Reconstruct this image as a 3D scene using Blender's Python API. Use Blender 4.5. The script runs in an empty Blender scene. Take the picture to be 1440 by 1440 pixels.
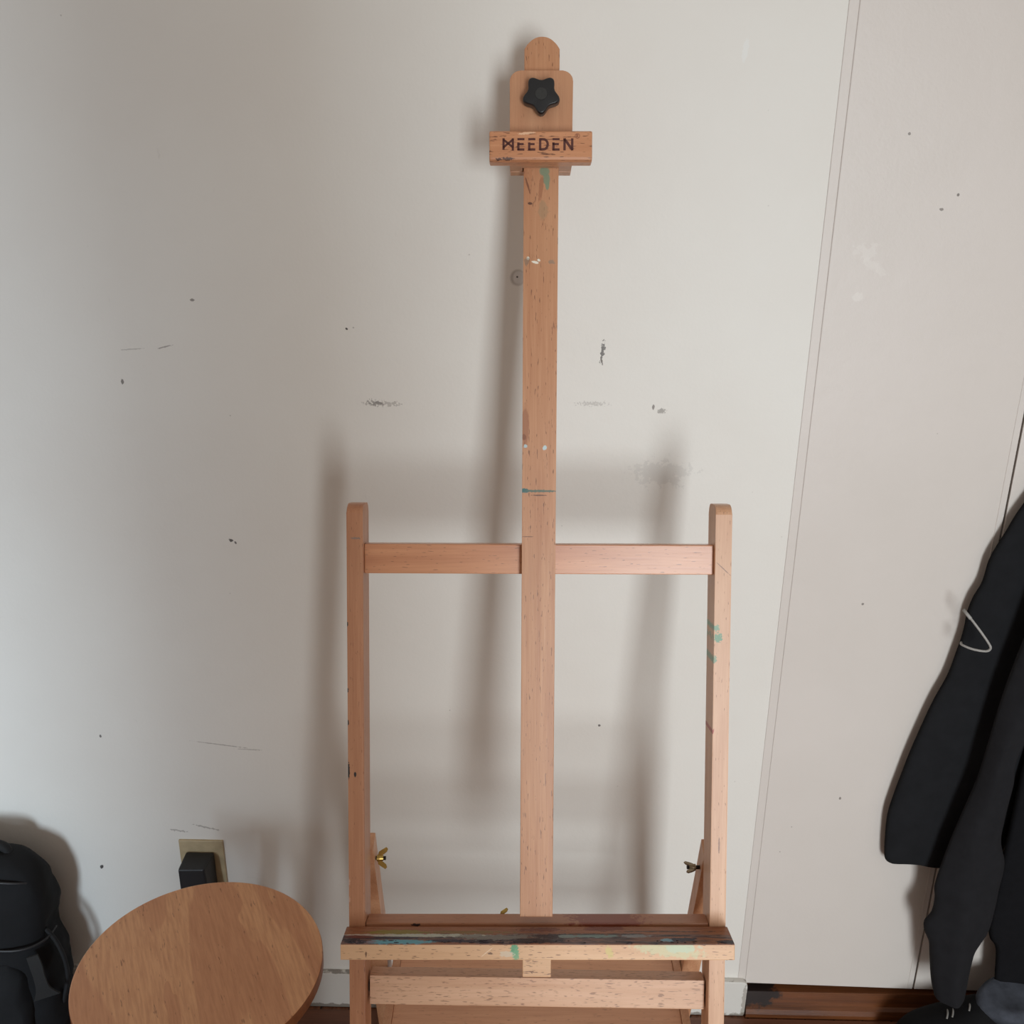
import bpy, bmesh, math, random
from mathutils import Vector, Matrix, noise as mnoise
random.seed(7)
sc = bpy.context.scene
COL = sc.collection
PI = math.pi

# ------------------------------------------------------------------ camera
CAM_H = 1.615
PITCH, ROLL, YAW = math.radians(21.0), math.radians(0.54), math.radians(-0.9)
F = Vector((math.sin(YAW) * math.cos(PITCH), math.cos(YAW) * math.cos(PITCH), -math.sin(PITCH)))
R0 = Vector((math.cos(YAW), -math.sin(YAW), 0))
D0 = F.cross(R0)
R1 = R0 * math.cos(ROLL) - D0 * math.sin(ROLL)
D1 = D0 * math.cos(ROLL) + R0 * math.sin(ROLL)
cam = bpy.data.cameras.new('camera')
cam.sensor_width = 36.0
cam.lens = 36.0 * 1442 / 1440
cam.clip_start = 0.02
camo = bpy.data.objects.new('camera', cam)
COL.objects.link(camo)
camo.matrix_world = Matrix(((R1.x, -D1.x, -F.x, 0), (R1.y, -D1.y, -F.y, 0), (R1.z, -D1.z, -F.z, CAM_H), (0, 0, 0, 1)))
sc.camera = camo

# ------------------------------------------------------------------ light
sc.view_settings.view_transform = 'Standard'
sc.view_settings.look = 'None'
sc.view_settings.gamma = 1.0
sc.view_settings.exposure = 0.0
sc.view_settings.use_curve_mapping = False
world = bpy.data.worlds.new('room_light')
sc.world = world
world.use_nodes = True
wbg = world.node_tree.nodes['Background']
wbg.inputs['Color'].default_value = (1.0, 0.895, 0.81, 1)      # warm light bounced around the room
wbg.inputs['Strength'].default_value = 0.44


def window_light(name, loc, target, sx, sy, power, color, spread=180):
    l = bpy.data.lights.new(name, 'AREA')
    l.shape = 'RECTANGLE'
    l.size, l.size_y = sx, sy
    l.energy = power
    l.color = color
    l.spread = math.radians(spread)
    o = bpy.data.objects.new(name, l)
    COL.objects.link(o)
    o.location = loc
    o.rotation_euler = (Vector(target) - Vector(loc)).to_track_quat('-Z', 'Y').to_euler()
    return o


# a tall glass balcony door across the room (behind and right of the photographer)
window_light('window_daylight', (1.00, -3.3, 1.05), (0.45, 1.5, 0.45), 0.85, 2.1, 36, (0.90, 0.965, 1.0), 88)
# a smaller, cooler window far over on the left
window_light('side_window_daylight', (-1.50, -2.6, 0.75), (-1.0, 1.5, -0.1), 0.7, 1.1, 33.0, (0.72, 0.87, 1.0), 92)


# ------------------------------------------------------------------ helpers
def srgb(r, g, b):
    def c(v):
        v /= 255.0
        return v / 12.92 if v <= 0.04045 else ((v + 0.055) / 1.055) ** 2.4
    return (c(r), c(g), c(b), 1)


class NT:
    """small node-tree writer"""
    def __init__(self, name):
        self.m = bpy.data.materials.new(name)
        self.m.use_nodes = True
        self.t = self.m.node_tree
        self.b = self.t.nodes['Principled BSDF']
        tc = self.t.nodes.new('ShaderNodeTexCoord')
        self.obj = tc.outputs['Object']

    def n(self, typ, **kw):
        nd = self.t.nodes.new(typ)
        for k, v in kw.items():
            setattr(nd, k, v)
        return nd

    def put(self, sock, v):
        if hasattr(v, 'is_linked') or hasattr(v, 'links'):
            self.t.links.new(v, sock)
        else:
            sock.default_value = v

    def scale(self, vec, s, off=(0, 0, 0)):
        nd = self.n('ShaderNodeVectorMath', operation='MULTIPLY_ADD')
        self.put(nd.inputs[0], vec)
        nd.inputs[1].default_value = s
        nd.inputs[2].default_value = off
        return nd.outputs[0]

    def noise(self, vec, scale=1.0, detail=3.0, rough=0.5, dist=0.0):
        nd = self.n('ShaderNodeTexNoise')
        self.put(nd.inputs['Vector'], vec)
        nd.inputs['Scale'].default_value = scale
        nd.inputs['Detail'].default_value = detail
        nd.inputs['Roughness'].default_value = rough
        nd.inputs['Distortion'].default_value = dist
        return nd.outputs['Fac']

    def math(self, op, a, b=0.0, c=0.0):
        nd = self.n('ShaderNodeMath', operation=op)
        self.put(nd.inputs[0], a)
        self.put(nd.inputs[1], b)
        self.put(nd.inputs[2], c)
        return nd.outputs[0]

    def rng(self, v, a, b, lo=0.0, hi=1.0, smooth=False):
        nd = self.n('ShaderNodeMapRange')
        if smooth:
            nd.interpolation_type = 'SMOOTHSTEP'
        self.put(nd.inputs[0], v)
        nd.inputs[1].default_value = a
        nd.inputs[2].default_value = b
        nd.inputs[3].default_value = lo
        nd.inputs[4].default_value = hi
        return nd.outputs[0]

    def mix(self, fac, a, b):
        nd = self.n('ShaderNodeMix', data_type='RGBA')
        self.put(nd.inputs[0], fac)
        self.put(nd.inputs[6], a)
        self.put(nd.inputs[7], b)
        return nd.outputs[2]

    def ramp(self, fac, stops):
        nd = self.n('ShaderNodeValToRGB')
        self.put(nd.inputs[0], fac)
        el = nd.color_ramp.elements
        while len(el) < len(stops):
            el.new(0.5)
        for e, (p, c) in zip(el, stops):
            e.position = p
            e.color = c
        return nd.outputs[0]

    def spot(self, col, centre, radii, colour, rag=0.5, ns=300, strength=1.0, ang=0.0, soft=0.15):
        """one ragged stain: an ellipse about centre (axis with radius 0 is ignored)"""
        mp = self.n('ShaderNodeMapping', vector_type='TEXTURE')
        self.put(mp.inputs['Vector'], self.obj)
        mp.inputs['Location'].default_value = centre
        mp.inputs['Rotation'].default_value = (0, ang, 0)
        mp.inputs['Scale'].default_value = tuple(r if r else 1e3 for r in radii)
        ln = self.n('ShaderNodeVectorMath', operation='LENGTH')
        self.put(ln.inputs[0], mp.outputs[0])
        nz = self.noise(self.obj, ns, 3.0, 0.6)
        d = self.math('MULTIPLY_ADD', self.math('SUBTRACT', nz, 0.5), rag * 4, ln.outputs['Value'])
        return self.mix(self.rng(d, 1.0 - soft, 1.0 + soft, strength, 0.0), col, colour)

    def bump(self, h, strength=0.2, dist=0.002):
        nd = self.n('ShaderNodeBump')
        nd.inputs['Strength'].default_value = strength
        nd.inputs['Distance'].default_value = dist
        self.put(nd.inputs['Height'], h)
        self.t.links.new(nd.outputs[0], self.b.inputs['Normal'])

    def done(self, col, rough=0.5, metal=0.0, spec=0.5, coat=0.0, coat_rough=0.2):
        self.put(self.b.inputs['Base Color'], col)
        self.put(self.b.inputs['Roughness'], rough)
        self.b.inputs['Metallic'].default_value = metal
        self.b.inputs['Specular IOR Level'].default_value = spec
        self.b.inputs['Coat Weight'].default_value = coat
        self.b.inputs['Coat Roughness'].default_value = coat_rough
        return self.m


# ------------------------------------------------------------------ materials
def wall_paint(name, base, alt, marks=(), relief=(), rough=0.5, specks=0.55):
    k = NT(name)
    big = k.noise(k.obj, 2.2, 4, 0.55)
    col = k.mix(k.rng(big, 0.3, 0.7), base, alt)
    # fine dust and pin-prick specks
    v = k.n('ShaderNodeTexVoronoi', feature='F1')
    k.put(v.inputs['Vector'], k.obj)
    v.inputs['Scale'].default_value = 19.0
    gate = k.noise(k.obj, 9.0, 3, 0.7)
    dots = k.math('MULTIPLY', k.rng(v.outputs['Distance'], 0.012, 0.03, 1, 0), k.rng(gate, 0.5, 0.56))
    col = k.mix(k.math('MULTIPLY', dots, specks), col, srgb(96, 86, 78))
    scuff = k.noise(k.scale(k.obj, (60, 60, 22)), 1.0, 5, 0.7)
    col = k.mix(k.rng(scuff, 0.70, 0.80, 0, 0.35), col, srgb(190, 186, 180))
    for m in marks:
        col = k.spot(col, *m)
    h = k.math('ADD', k.math('MULTIPLY', k.noise(k.obj, 26, 4, 0.6), 1.0), k.math('MULTIPLY', k.noise(k.obj, 210, 2, 0.5), 0.22))
    k.bump(h, 0.16, 0.004)
    return k.done(col, rough, spec=0.4)


DK = srgb(58, 52, 50)
GR = srgb(112, 104, 98)


def w(x, z):
    return (x, 0, z)


wall_marks = [
    (w(0.109, 1.290), (0.0024, 0, 0.012), DK, 1.1, 330, 0.8, 0.12),
    (w(0.1085, 1.276), (0.0012, 0, 0.006), GR, 0.3, 260, 0.9, -0.3),
    (w(-0.019, 1.398), (0.0105, 0, 0.0115), srgb(158, 152, 146), 0.04, 90, 0.7),
    (w(-0.017, 1.398), (0.0085, 0, 0.0095), srgb(205, 202, 198), 0.04, 90, 1.0),
    (w(-0.0195, 1.399), (0.0014, 0, 0.0014), DK, 0.1, 90, 0.9),
    (w(-0.222, 1.206), (0.024, 0, 0.0028), GR, 1.6, 260, 0.4),
    (w(-0.236, 1.207), (0.009, 0, 0.0036), DK, 1.6, 320, 0.5),
    (w(0.096, 1.21), (0.018, 0, 0.0028), GR, 1.7, 300, 0.3),
    (w(0.203, 1.2), (0.006, 0, 0.004), GR, 0.6, 380, 0.6),
    (w(0.19, 1.206), (0.002, 0, 0.004), GR, 0.3, 380, 0.8),
    (w(-0.477, 0.975), (0.0035, 0, 0.0025), DK, 0.4, 300, 0.9, 0.4),
    (w(-0.470, 0.971), (0.0015, 0, 0.0025), DK, 0.4, 300, 0.8, -0.4),
    (w(-0.273, 1.320), (0.0022, 0, 0.0015), DK, 0.3, 300, 0.95, 0.5),
    (w(-0.776, 0.317), (0.003, 0, 0.0045), DK, 0.3, 300, 0.95, 0.5),
    (w(-0.60, 1.285), (0.020, 0, 0.0009), GR, 0.6, 260, 0.35, -0.08),
    (w(-0.550, 1.289), (0.012, 0, 0.0010), GR, 0.5, 260, 0.6, -0.25),
    (w(-0.530, 0.587), (0.045, 0, 0.0009), GR, 0.6, 200, 0.5, 0.13),
    (w(-0.478, 0.578), (0.022, 0, 0.0009), GR, 0.6, 200, 0.45, 0.04),
    (w(-0.625, 0.402), (0.013, 0, 0.0018), GR, 1.1, 240, 0.5, 0.15),
    (w(-0.572, 0.410), (0.022, 0, 0.0016), GR, 1.0, 240, 0.5, 0.25),
    (w(-0.583, 0.387), (0.048, 0, 0.0016), srgb(225, 222, 216), 0.3, 160, 0.8),
    (w(0.285, 1.704), (0.004, 0, 0.014), srgb(226, 226, 222), 0.3, 160, 0.9, 0.1),
    (w(0.209, 1.10), (0.040, 0, 0.018), srgb(205, 203, 198), 0.9, 130, 0.55),
    (w(0.13, 0.64), (0.002, 0, 0.002), DK, 0.3, 260, 0.8),
    (w(-0.74, 0.60), (0.002, 0, 0.003), DK, 0.3, 260, 0.8),
    (w(-0.62, 1.235), (0.002, 0, 0.004), GR, 0.3, 260, 0.9),
    (w(-0.50, 1.36), (0.003, 0, 0.002), GR, 0.5, 260, 0.8),
]
door_marks = [
    (w(0.482, 1.440), (0.014, 0, 0.012), srgb(220, 215, 209), 0.9, 120, 0.5),
    (w(0.496, 1.420), (0.02, 0, 0.006), srgb(220, 215, 209), 0.9, 120, 0.5, 0.5),
    (w(0.477, 1.376), (0.008, 0, 0.007), srgb(222, 217, 211), 0.6, 120, 0.6),
    (w(0.52, 1.60), (0.002, 0, 0.002), GR, 0.3, 260, 0.8),
    (w(0.60, 1.52), (0.002, 0, 0.002), GR, 0.3, 260, 0.9),
    (w(0.58, 1.50), (0.003, 0, 0.002), GR, 0.3, 260, 0.8),
    (w(0.55, 0.88), (0.002, 0, 0.002), GR, 0.3, 260, 0.8),
    (w(0.56, 0.5), (0.002, 0, 0.003), GR, 0.3, 260, 0.8),
]
M_WALL = wall_paint('wall_paint', srgb(226, 224, 218), srgb(220, 216, 209), wall_marks)
M_DOOR = wall_paint('door_paint', srgb(214, 207, 201), srgb(207, 200, 193), door_marks, rough=0.42)
M_WALL2 = wall_paint('plain_wall_paint', srgb(226, 224, 218), srgb(220, 216, 209))
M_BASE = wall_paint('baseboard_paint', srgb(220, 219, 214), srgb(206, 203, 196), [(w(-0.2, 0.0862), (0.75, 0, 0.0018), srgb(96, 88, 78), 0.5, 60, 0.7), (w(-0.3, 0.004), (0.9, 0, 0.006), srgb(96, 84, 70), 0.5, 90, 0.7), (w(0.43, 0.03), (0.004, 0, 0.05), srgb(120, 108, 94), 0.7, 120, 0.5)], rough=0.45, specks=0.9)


def plain(name, col, rough=0.6, metal=0.0, spec=0.5, var=0.25, ns=60, bump=0.0, stretch=(1, 1, 1)):
    k = NT(name)
    nz = k.noise(k.scale(k.obj, stretch), ns, 4, 0.6)
    c2 = tuple(v * (1 - var) for v in col[:3]) + (1,)
    c = k.mix(k.rng(nz, 0.3, 0.7), col, c2)
    if bump:
        k.bump(nz, bump, 0.002)
    return k.done(c, rough, metal, spec)


def wood(name, axis, light, dark, marks=(), rough=0.4, off=(0, 0, 0), pores=0.75, pt=0.665, figure=1.0, coat=0.0):
    """beech: fine fibres and short dark pores along one axis (0 x, 1 y, 2 z)"""
    k = NT(name)
    st = [1.0, 1.0, 1.0]
    st[axis] = 0.06
    s1 = k.scale(k.obj, tuple(st), off)
    fig = k.noise(s1, 46 * figure, 4, 0.6, 0.6)
    fine = k.noise(k.scale(k.obj, tuple(v * (1 if v == 1.0 else 0.6) for v in st), off), 420, 3, 0.6)
    f = k.math('ADD', k.math('MULTIPLY', fig, 0.68), k.math('MULTIPLY', fine, 0.32))
    col = k.mix(k.rng(f, 0.34, 0.66), dark, light)
    big = k.noise(k.obj, 5.5, 2, 0.5)
    col = k.mix(k.rng(big, 0.35, 0.75, 0, 0.35), col, tuple(v * 0.86 for v in light[:3]) + (1,))
    sp = [560.0, 560.0, 560.0]
    sp[axis] = 85.0
    pn = k.noise(k.scale(k.obj, tuple(sp), off), 1.0, 1.5, 0.5)
    col = k.mix(k.rng(pn, pt, pt + 0.06, 0, pores), col, srgb(112, 72, 50))
    nick = k.noise(k.scale(k.obj, (170, 170, 170), off), 1.0, 2, 0.6)
    col = k.mix(k.rng(nick, 0.765, 0.80, 0, 0.8), col, srgb(84, 54, 40))
    for m in marks:
        col = k.spot(col, *m)
    k.bump(k.math('SUBTRACT', fine, k.rng(pn, 0.66, 0.72, 0, 0.6)), 0.10, 0.001)
    return k.done(col, rough, spec=0.5, coat=coat, coat_rough=0.3)


BL, BD = srgb(206, 158, 122), srgb(178, 124, 89)
ZF = 1.186      # length of the posts below the zero line of the easel plane


def e(u, v, w_=0):
    return (u, -w_, ZF - v)


TEAL = srgb(46, 98, 98)
mast_marks = [
    (e(0.0405, -0.4385), (0.0065, 0, 0.006), srgb(124, 138, 112), 0.12, 200, 0.95),
    (e(0.0430, -0.4290), (0.0045, 0, 0.008), srgb(124, 138, 112), 0.12, 200, 0.95),
    (e(0.0440, -0.4210), (0.0025, 0, 0.006), srgb(124, 138, 112), 0.12, 200, 0.95),
    (e(0.019, -0.421), (0.0012, 0, 0.010), srgb(110, 66, 46), 0.3, 200, 0.8, -0.3),
    (e(0.036, -0.418), (0.003, 0, 0.016), srgb(150, 96, 66), 0.3, 200, 0.6, 0.1),
    (e(0.022, -0.398), (0.0026, 0, 0.0016), srgb(80, 48, 36), 0.4, 300, 0.9),
    (e(0.039, -0.39), (0.006, 0, 0.012), srgb(150, 128, 98), 0.3, 200, 0.5),
    (e(0.0195, -0.3285), (0.0018, 0, 0.0022), srgb(228, 222, 206), 0.25, 400, 1.0),
    (e(0.029, -0.3235), (0.0045, 0, 0.0016), srgb(228, 222, 206), 0.2, 400, 1.0, 0.2),
    (e(0.0335, -0.3262), (0.0022, 0, 0.0016), srgb(228, 222, 206), 0.2, 400, 1.0, 0.5),
    (e(0.018, -0.325), (0.003, 0, 0.005), srgb(116, 104, 90), 0.6, 400, 0.6),
    (e(0.05, -0.324), (0.004, 0, 0.0024), srgb(128, 118, 104), 0.6, 400, 0.6),
    (e(0.0155, -0.0985), (0.0028, 0, 0.0040), srgb(92, 48, 32), 0.2, 200, 1.0),
    (e(0.0165, -0.112), (0.0050, 0, 0.026), srgb(148, 92, 62), 0.2, 120, 0.7),
    (e(0.0175, -0.0865), (0.0024, 0, 0.0024), srgb(176, 196, 200), 0.35, 400, 1.0),
    (e(0.0425, -0.0845), (0.0024, 0, 0.0032), srgb(186, 204, 206), 0.25, 400, 1.0, 0.4),
    (e(0.0165, -0.0285), (0.0070, 0, 0.0028), TEAL, 0.25, 500, 1.0, 0.05),
    (e(0.035, -0.0280), (0.022, 0, 0.0012), TEAL, 0.25, 500, 1.0),
    (e(0.037, -0.0280), (0.020, 0, 0.0018), srgb(96, 104, 86), 0.6, 500, 0.8),
    (e(0.036, -0.0225), (0.009, 0, 0.0008), srgb(88, 56, 42), 0.5, 500, 0.9),
    (e(0.021, 0.0320), (0.007, 0, 0.0006), srgb(110, 72, 52), 0.4, 500, 0.8),
]
post_r_marks = [
    (e(0.2705, 0.153), (0.0045, 0, 0.0042), srgb(110, 150, 124), 0.8, 420, 0.95),
    (e(0.2735, 0.166), (0.0055, 0, 0.0060), srgb(98, 142, 114), 0.8, 420, 0.95),
    (e(0.2685, 0.195), (0.0035, 0, 0.0045), srgb(110, 146, 118), 0.8, 420, 0.9),
    (e(0.2685, 0.292), (0.0012, 0, 0.004), srgb(166, 72, 56), 0.4, 420, 1.0, 0.3),
    (e(0.279, 0.447), (0.0012, 0, 0.011), srgb(120, 80, 58), 0.3, 300, 0.8),
    (e(0.279, 0.074), (0.012, 0, 0.0007), srgb(128, 92, 76), 0.3, 300, 0.8, 0.75),
]
post_l_marks = [
    (e(-0.2090, 0.353), (0.0016, 0, 0.0034), srgb(36, 30, 30), 0.3, 420, 1.0),
    (e(-0.2175, 0.348), (0.0014, 0, 0.011), srgb(36, 30, 30), 0.5, 420, 1.0),
    (e(-0.2180, 0.283), (0.0012, 0, 0.004), srgb(36, 30, 30), 0.5, 420, 1.0),
    (e(-0.2180, 0.239), (0.0010, 0, 0.003), srgb(36, 30, 30), 0.5, 420, 1.0),
    (e(-0.2180, 0.150), (0.0010, 0, 0.003), srgb(36, 30, 30), 0.5, 420, 1.0),
    (e(-0.2060, 0.0355), (0.006, 0, 0.0014), srgb(126, 112, 102), 0.6, 420, 0.8),
    (e(-0.2180, 0.500), (0.0015, 0, 0.004), srgb(200, 160, 140), 0.5, 420, 0.8),
    (e(-0.2180, 0.525), (0.0015, 0, 0.004), srgb(200, 160, 140), 0.5, 420, 0.8),
]
block_marks = [
    (e(-0.006, -0.4455), (0.006, 0, 0.0018), srgb(72, 44, 36), 0.7, 500, 0.9),
    (e(-0.018, -0.4450), (0.004, 0, 0.0014), srgb(72, 44, 36), 0.7, 500, 0.9),
    (e(0.0165, -0.4765), (0.011, 0, 0.0014), srgb(226, 184, 150), 0.5, 400, 0.9, -0.1),
]
M_MAST = wood('beech_mast', 2, srgb(200, 149, 111), srgb(172, 116, 80), mast_marks)
M_POST_L = wood('beech_left_post_shaded', 2, srgb(190, 136, 100), srgb(162, 106, 74), post_l_marks, off=(0.3, 0, 0.7))  # same beech as the right post, its weaker light put into the colour
M_POST_R = wood('beech_right_post_lit', 2, srgb(214, 170, 136), srgb(188, 138, 104), post_r_marks, off=(0.9, 0, 1.7))  # paler copy of the post beech, stronger light put into the colour
M_BAR = wood('beech_crossbar', 0, srgb(208, 147, 106), srgb(178, 114, 77), (), off=(0, 2.1, 0.4), rough=0.33, coat=0.35)
M_BLOCK = wood('beech_clamp_block', 0, srgb(208, 150, 110), srgb(182, 120, 82), block_marks, pores=0.95, pt=0.62, off=(0.2, 5, 0))
M_PLATE = wood('beech_clamp_plate', 2, srgb(200, 150, 114), srgb(176, 122, 88), (), off=(4, 0, 2), pores=0.4)
M_LOW = wood('beech_lower_bar', 0, srgb(220, 178, 146), srgb(196, 148, 114), (), pores=0.6, pt=0.61, off=(1, 8, 0))
M_STRUT = wood('beech_strut', 2, BL, BD, (), off=(3, 3, 3), pores=0.4)
M_SHELF = wood('beech_shelf', 0, srgb(216, 164, 128), srgb(190, 136, 102), (), off=(6, 1, 3), pores=0.5)
tray_front_marks = [
    (e(0.0055, 0.5675), (0.0052, 0, 0.0075), srgb(86, 152, 112), 0.55, 420, 0.95),
    (e(0.0075, 0.574), (0.0040, 0, 0.0075), srgb(112, 164, 124), 0.55, 420, 0.9),
    (e(-0.004, 0.574), (0.009, 0, 0.004), srgb(206, 196, 176), 0.5, 300, 0.6),
    (e(0.205, 0.5665), (0.045, 0, 0.0085), srgb(198, 194, 152), 0.5, 160, 0.75, 0.12),
    (e(0.222, 0.5640), (0.022, 0, 0.006), srgb(186, 198, 170), 0.4, 160, 0.8),
    (e(0.129, 0.570), (0.004, 0, 0.008), srgb(204, 186, 112), 0.6, 300, 0.75, -0.4),
    (e(-0.030, 0.571), (0.010, 0, 0.0006), srgb(236, 214, 186), 0.3, 300, 0.6, -0.7),
    (e(-0.026, 0.573), (0.003, 0, 0.0016), srgb(96, 66, 50), 0.6, 300, 0.8),
    (e(-0.188, 0.575), (0.0012, 0, 0.004), srgb(96, 60, 44), 0.6, 300, 0.8),
]
M_TRAY = wood('beech_tray_front', 0, srgb(222, 180, 140), srgb(204, 156, 116), tray_front_marks, pores=0.85, pt=0.63, off=(2, 3, 9))


def painted_tray():
    """top of the tray: bare brown wood towards the back, crusts of oil paint towards the front"""
    k = NT('paint_crusted_wood')
    sx = k.n('ShaderNodeSeparateXYZ')
    k.put(sx.inputs[0], k.obj)
    depth = k.math('MULTIPLY', sx.outputs['Y'], -1)          # 0 at the back, 0.05 at the front edge
    woodn = k.noise(k.scale(k.obj, (3, 60, 60)), 6, 4, 0.6)
    col = k.mix(k.rng(woodn, 0.3, 0.7), srgb(120, 72, 46), srgb(160, 104, 70))
    warp = k.noise(k.scale(k.obj, (14, 40, 40)), 1.0, 4, 0.65)
    dw = k.math('MULTIPLY_ADD', k.math('SUBTRACT', warp, 0.5), 0.026, depth)
    hue = k.noise(k.scale(k.obj, (22, 130, 100), (3, 1, 0)), 1.0, 3, 0.6)
    crust = k.ramp(hue, [(0.30, srgb(40, 28, 40)), (0.44, srgb(62, 44, 46)), (0.50, srgb(104, 84, 80)),
                         (0.56, srgb(128, 92, 78)), (0.63, srgb(58, 46, 56)), (0.72, srgb(146, 140, 134))])
    band = k.math('MULTIPLY', k.rng(dw, 0.021, 0.026), k.rng(dw, 0.052, 0.047))
    patch = k.rng(k.noise(k.scale(k.obj, (9, 60, 60), (7, 0, 0)), 1.0, 3, 0.6), 0.36, 0.47)
    col = k.mix(k.math('MULTIPLY', band, patch), col, crust)
    S = lambda u, y, ru, ry, c, rag=0.35, ns=160, st=1.0, ang=0.0: ((u, -y, 0), (ru, ry, 0), c, rag, ns, st, ang)
    for m in [
        S(-0.150, 0.017, 0.040, 0.006, srgb(128, 116, 44), 0.5, 120, 0.9),
        S(-0.060, 0.017, 0.060, 0.004, srgb(116, 98, 46), 0.7, 120, 0.7),
        S(-0.110, 0.0265, 0.085, 0.0045, srgb(176, 178, 164), 0.45, 140, 1.0),
        S(-0.190, 0.025, 0.030, 0.0025, srgb(178, 160, 146), 0.5, 140, 0.9),
        S(-0.165, 0.033, 0.055, 0.0034, srgb(44, 30, 44), 0.4, 140, 1.0),
        S(-0.200, 0.030, 0.020, 0.004, srgb(98, 44, 36), 0.4, 140, 0.9),
        S(-0.020, 0.030, 0.055, 0.0070, srgb(122, 118, 110), 0.8, 130, 0.85),
        S(-0.085, 0.041, 0.030, 0.0042, srgb(40, 28, 46), 0.4, 140, 1.0),
        S(-0.145, 0.0440, 0.045, 0.0056, srgb(96, 158, 172), 0.3, 140, 1.0),
        S(-0.195, 0.044, 0.020, 0.004, srgb(126, 106, 112), 0.4, 140, 0.8),
        S(0.030, 0.042, 0.040, 0.0060, srgb(40, 30, 38), 0.5, 140, 1.0),
        S(0.060, 0.028, 0.030, 0.0060, srgb(46, 30, 36), 0.4, 140, 1.0),
        S(0.075, 0.0285, 0.012, 0.0045, srgb(120, 134, 130), 0.3, 140, 1.0),
        S(0.110, 0.0275, 0.030, 0.0042, srgb(112, 132, 126), 0.5, 140, 1.0),
        S(0.165, 0.0270, 0.018, 0.0045, srgb(128, 132, 132), 0.5, 140, 0.9),
        S(0.120, 0.0225, 0.060, 0.0016, srgb(38, 30, 36), 0.6, 140, 0.9),
        S(0.205, 0.0150, 0.070, 0.0014, srgb(60, 46, 40), 0.6, 140, 0.9),
        S(0.215, 0.0270, 0.022, 0.0022, srgb(44, 36, 40), 0.5, 140, 0.9),
        S(0.207, 0.0390, 0.009, 0.0045, srgb(116, 156, 172), 0.4, 160, 1.0, 0),
        S(0.226, 0.0370, 0.017, 0.0055, srgb(42, 38, 52), 0.6, 140, 1.0),
        S(0.285, 0.0440, 0.014, 0.0050, srgb(36, 32, 42), 0.5, 140, 1.0),
        S(-0.210, 0.0400, 0.012, 0.0060, srgb(44, 36, 44), 0.5, 140, 1.0),
        S(0.125, 0.0060, 0.026, 0.0080, srgb(104, 44, 30), 0.3, 140, 0.8),
        S(0.040, 0.0100, 0.030, 0.0060, srgb(100, 46, 32), 0.6, 140, 0.7),
    ]:
        col = k.spot(col, *m)
    k.bump(k.noise(k.scale(k.obj, (60, 220, 220)), 1.0, 4, 0.7), 0.7, 0.002)
    return k.done(col, 0.45)


M_PAINT = painted_tray()
M_RAIL = wood('beech_stained_rail', 0, srgb(176, 122, 88), srgb(150, 98, 68),
              [(e(0.13, 0.558), (0.05, 0, 0.004), srgb(120, 52, 36), 0.5, 120, 0.8),
               (e(-0.128, 0.561), (0.007, 0, 0.0018), srgb(46, 28, 26), 0.6, 400, 1.0)], off=(0, 7, 1))

M_SEAT = None


def seat_wood():
    k = NT('plywood_seat')
    st = k.scale(k.obj, (1.0, 0.20, 1.0))
    warp = k.noise(st, 9, 3, 0.5, 0.8)
    flame = k.math('FRACT', k.math('MULTIPLY', warp, 3.0))
    tone = k.rng(flame, 0.42, 0.50, 0, 1, True)
    base = k.mix(k.math('MULTIPLY', tone, 0.62), srgb(212, 158, 114), srgb(188, 130, 92))
    fine = k.noise(k.scale(k.obj, (1.0, 0.08, 1.0)), 260, 3, 0.6)
    base = k.mix(k.rng(fine, 0.38, 0.68, 0, 0.45), base, srgb(166, 108, 70))
    pn = k.noise(k.scale(k.obj, (300, 45, 300)), 1.0, 2, 0.5)
    base = k.mix(k.rng(pn, 0.68, 0.74, 0, 0.6), base, srgb(92, 54, 34))
    k.bump(fine, 0.06, 0.001)
    return k.done(base, 0.42)


M_SEAT = seat_wood()
M_EDGE = wood('plywood_edge', 0, srgb(150, 96, 62), srgb(118, 70, 44), (), figure=2.0)
M_LEGW = wood('stool_leg_wood', 2, srgb(170, 116, 78), srgb(140, 90, 58), ())


def floor_wood():
    k = NT('old_floorboards')
    br = k.n('ShaderNodeTexBrick')
    k.put(br.inputs['Vector'], k.scale(k.obj, (1, 1, 1)))
    mp = k.n('ShaderNodeMapping')
    mp.inputs['Rotation'].default_value = (0, 0, PI / 2)
    k.put(mp.inputs['Vector'], k.obj)
    k.t.links.new(mp.outputs[0], br.inputs['Vector'])
    br.inputs['Scale'].default_value = 1.0
    br.inputs['Brick Width'].default_value = 0.9
    br.inputs['Row Height'].default_value = 0.055
    br.inputs['Mortar Size'].default_value = 0.0018
    br.inputs['Mortar Smooth'].default_value = 0.3
    br.inputs['Color1'].default_value = srgb(150, 98, 66)
    br.inputs['Color2'].default_value = srgb(118, 74, 50)
    br.inputs['Mortar'].default_value = srgb(30, 20, 15)
    g = k.noise(k.scale(k.obj, (1, 0.07, 1)), 150, 4, 0.6)
    col = k.mix(k.rng(g, 0.35, 0.7, 0, 0.6), br.outputs['Color'], srgb(64, 38, 25))
    k.bump(g, 0.15, 0.002)
    return k.done(col, 0.4)


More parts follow.
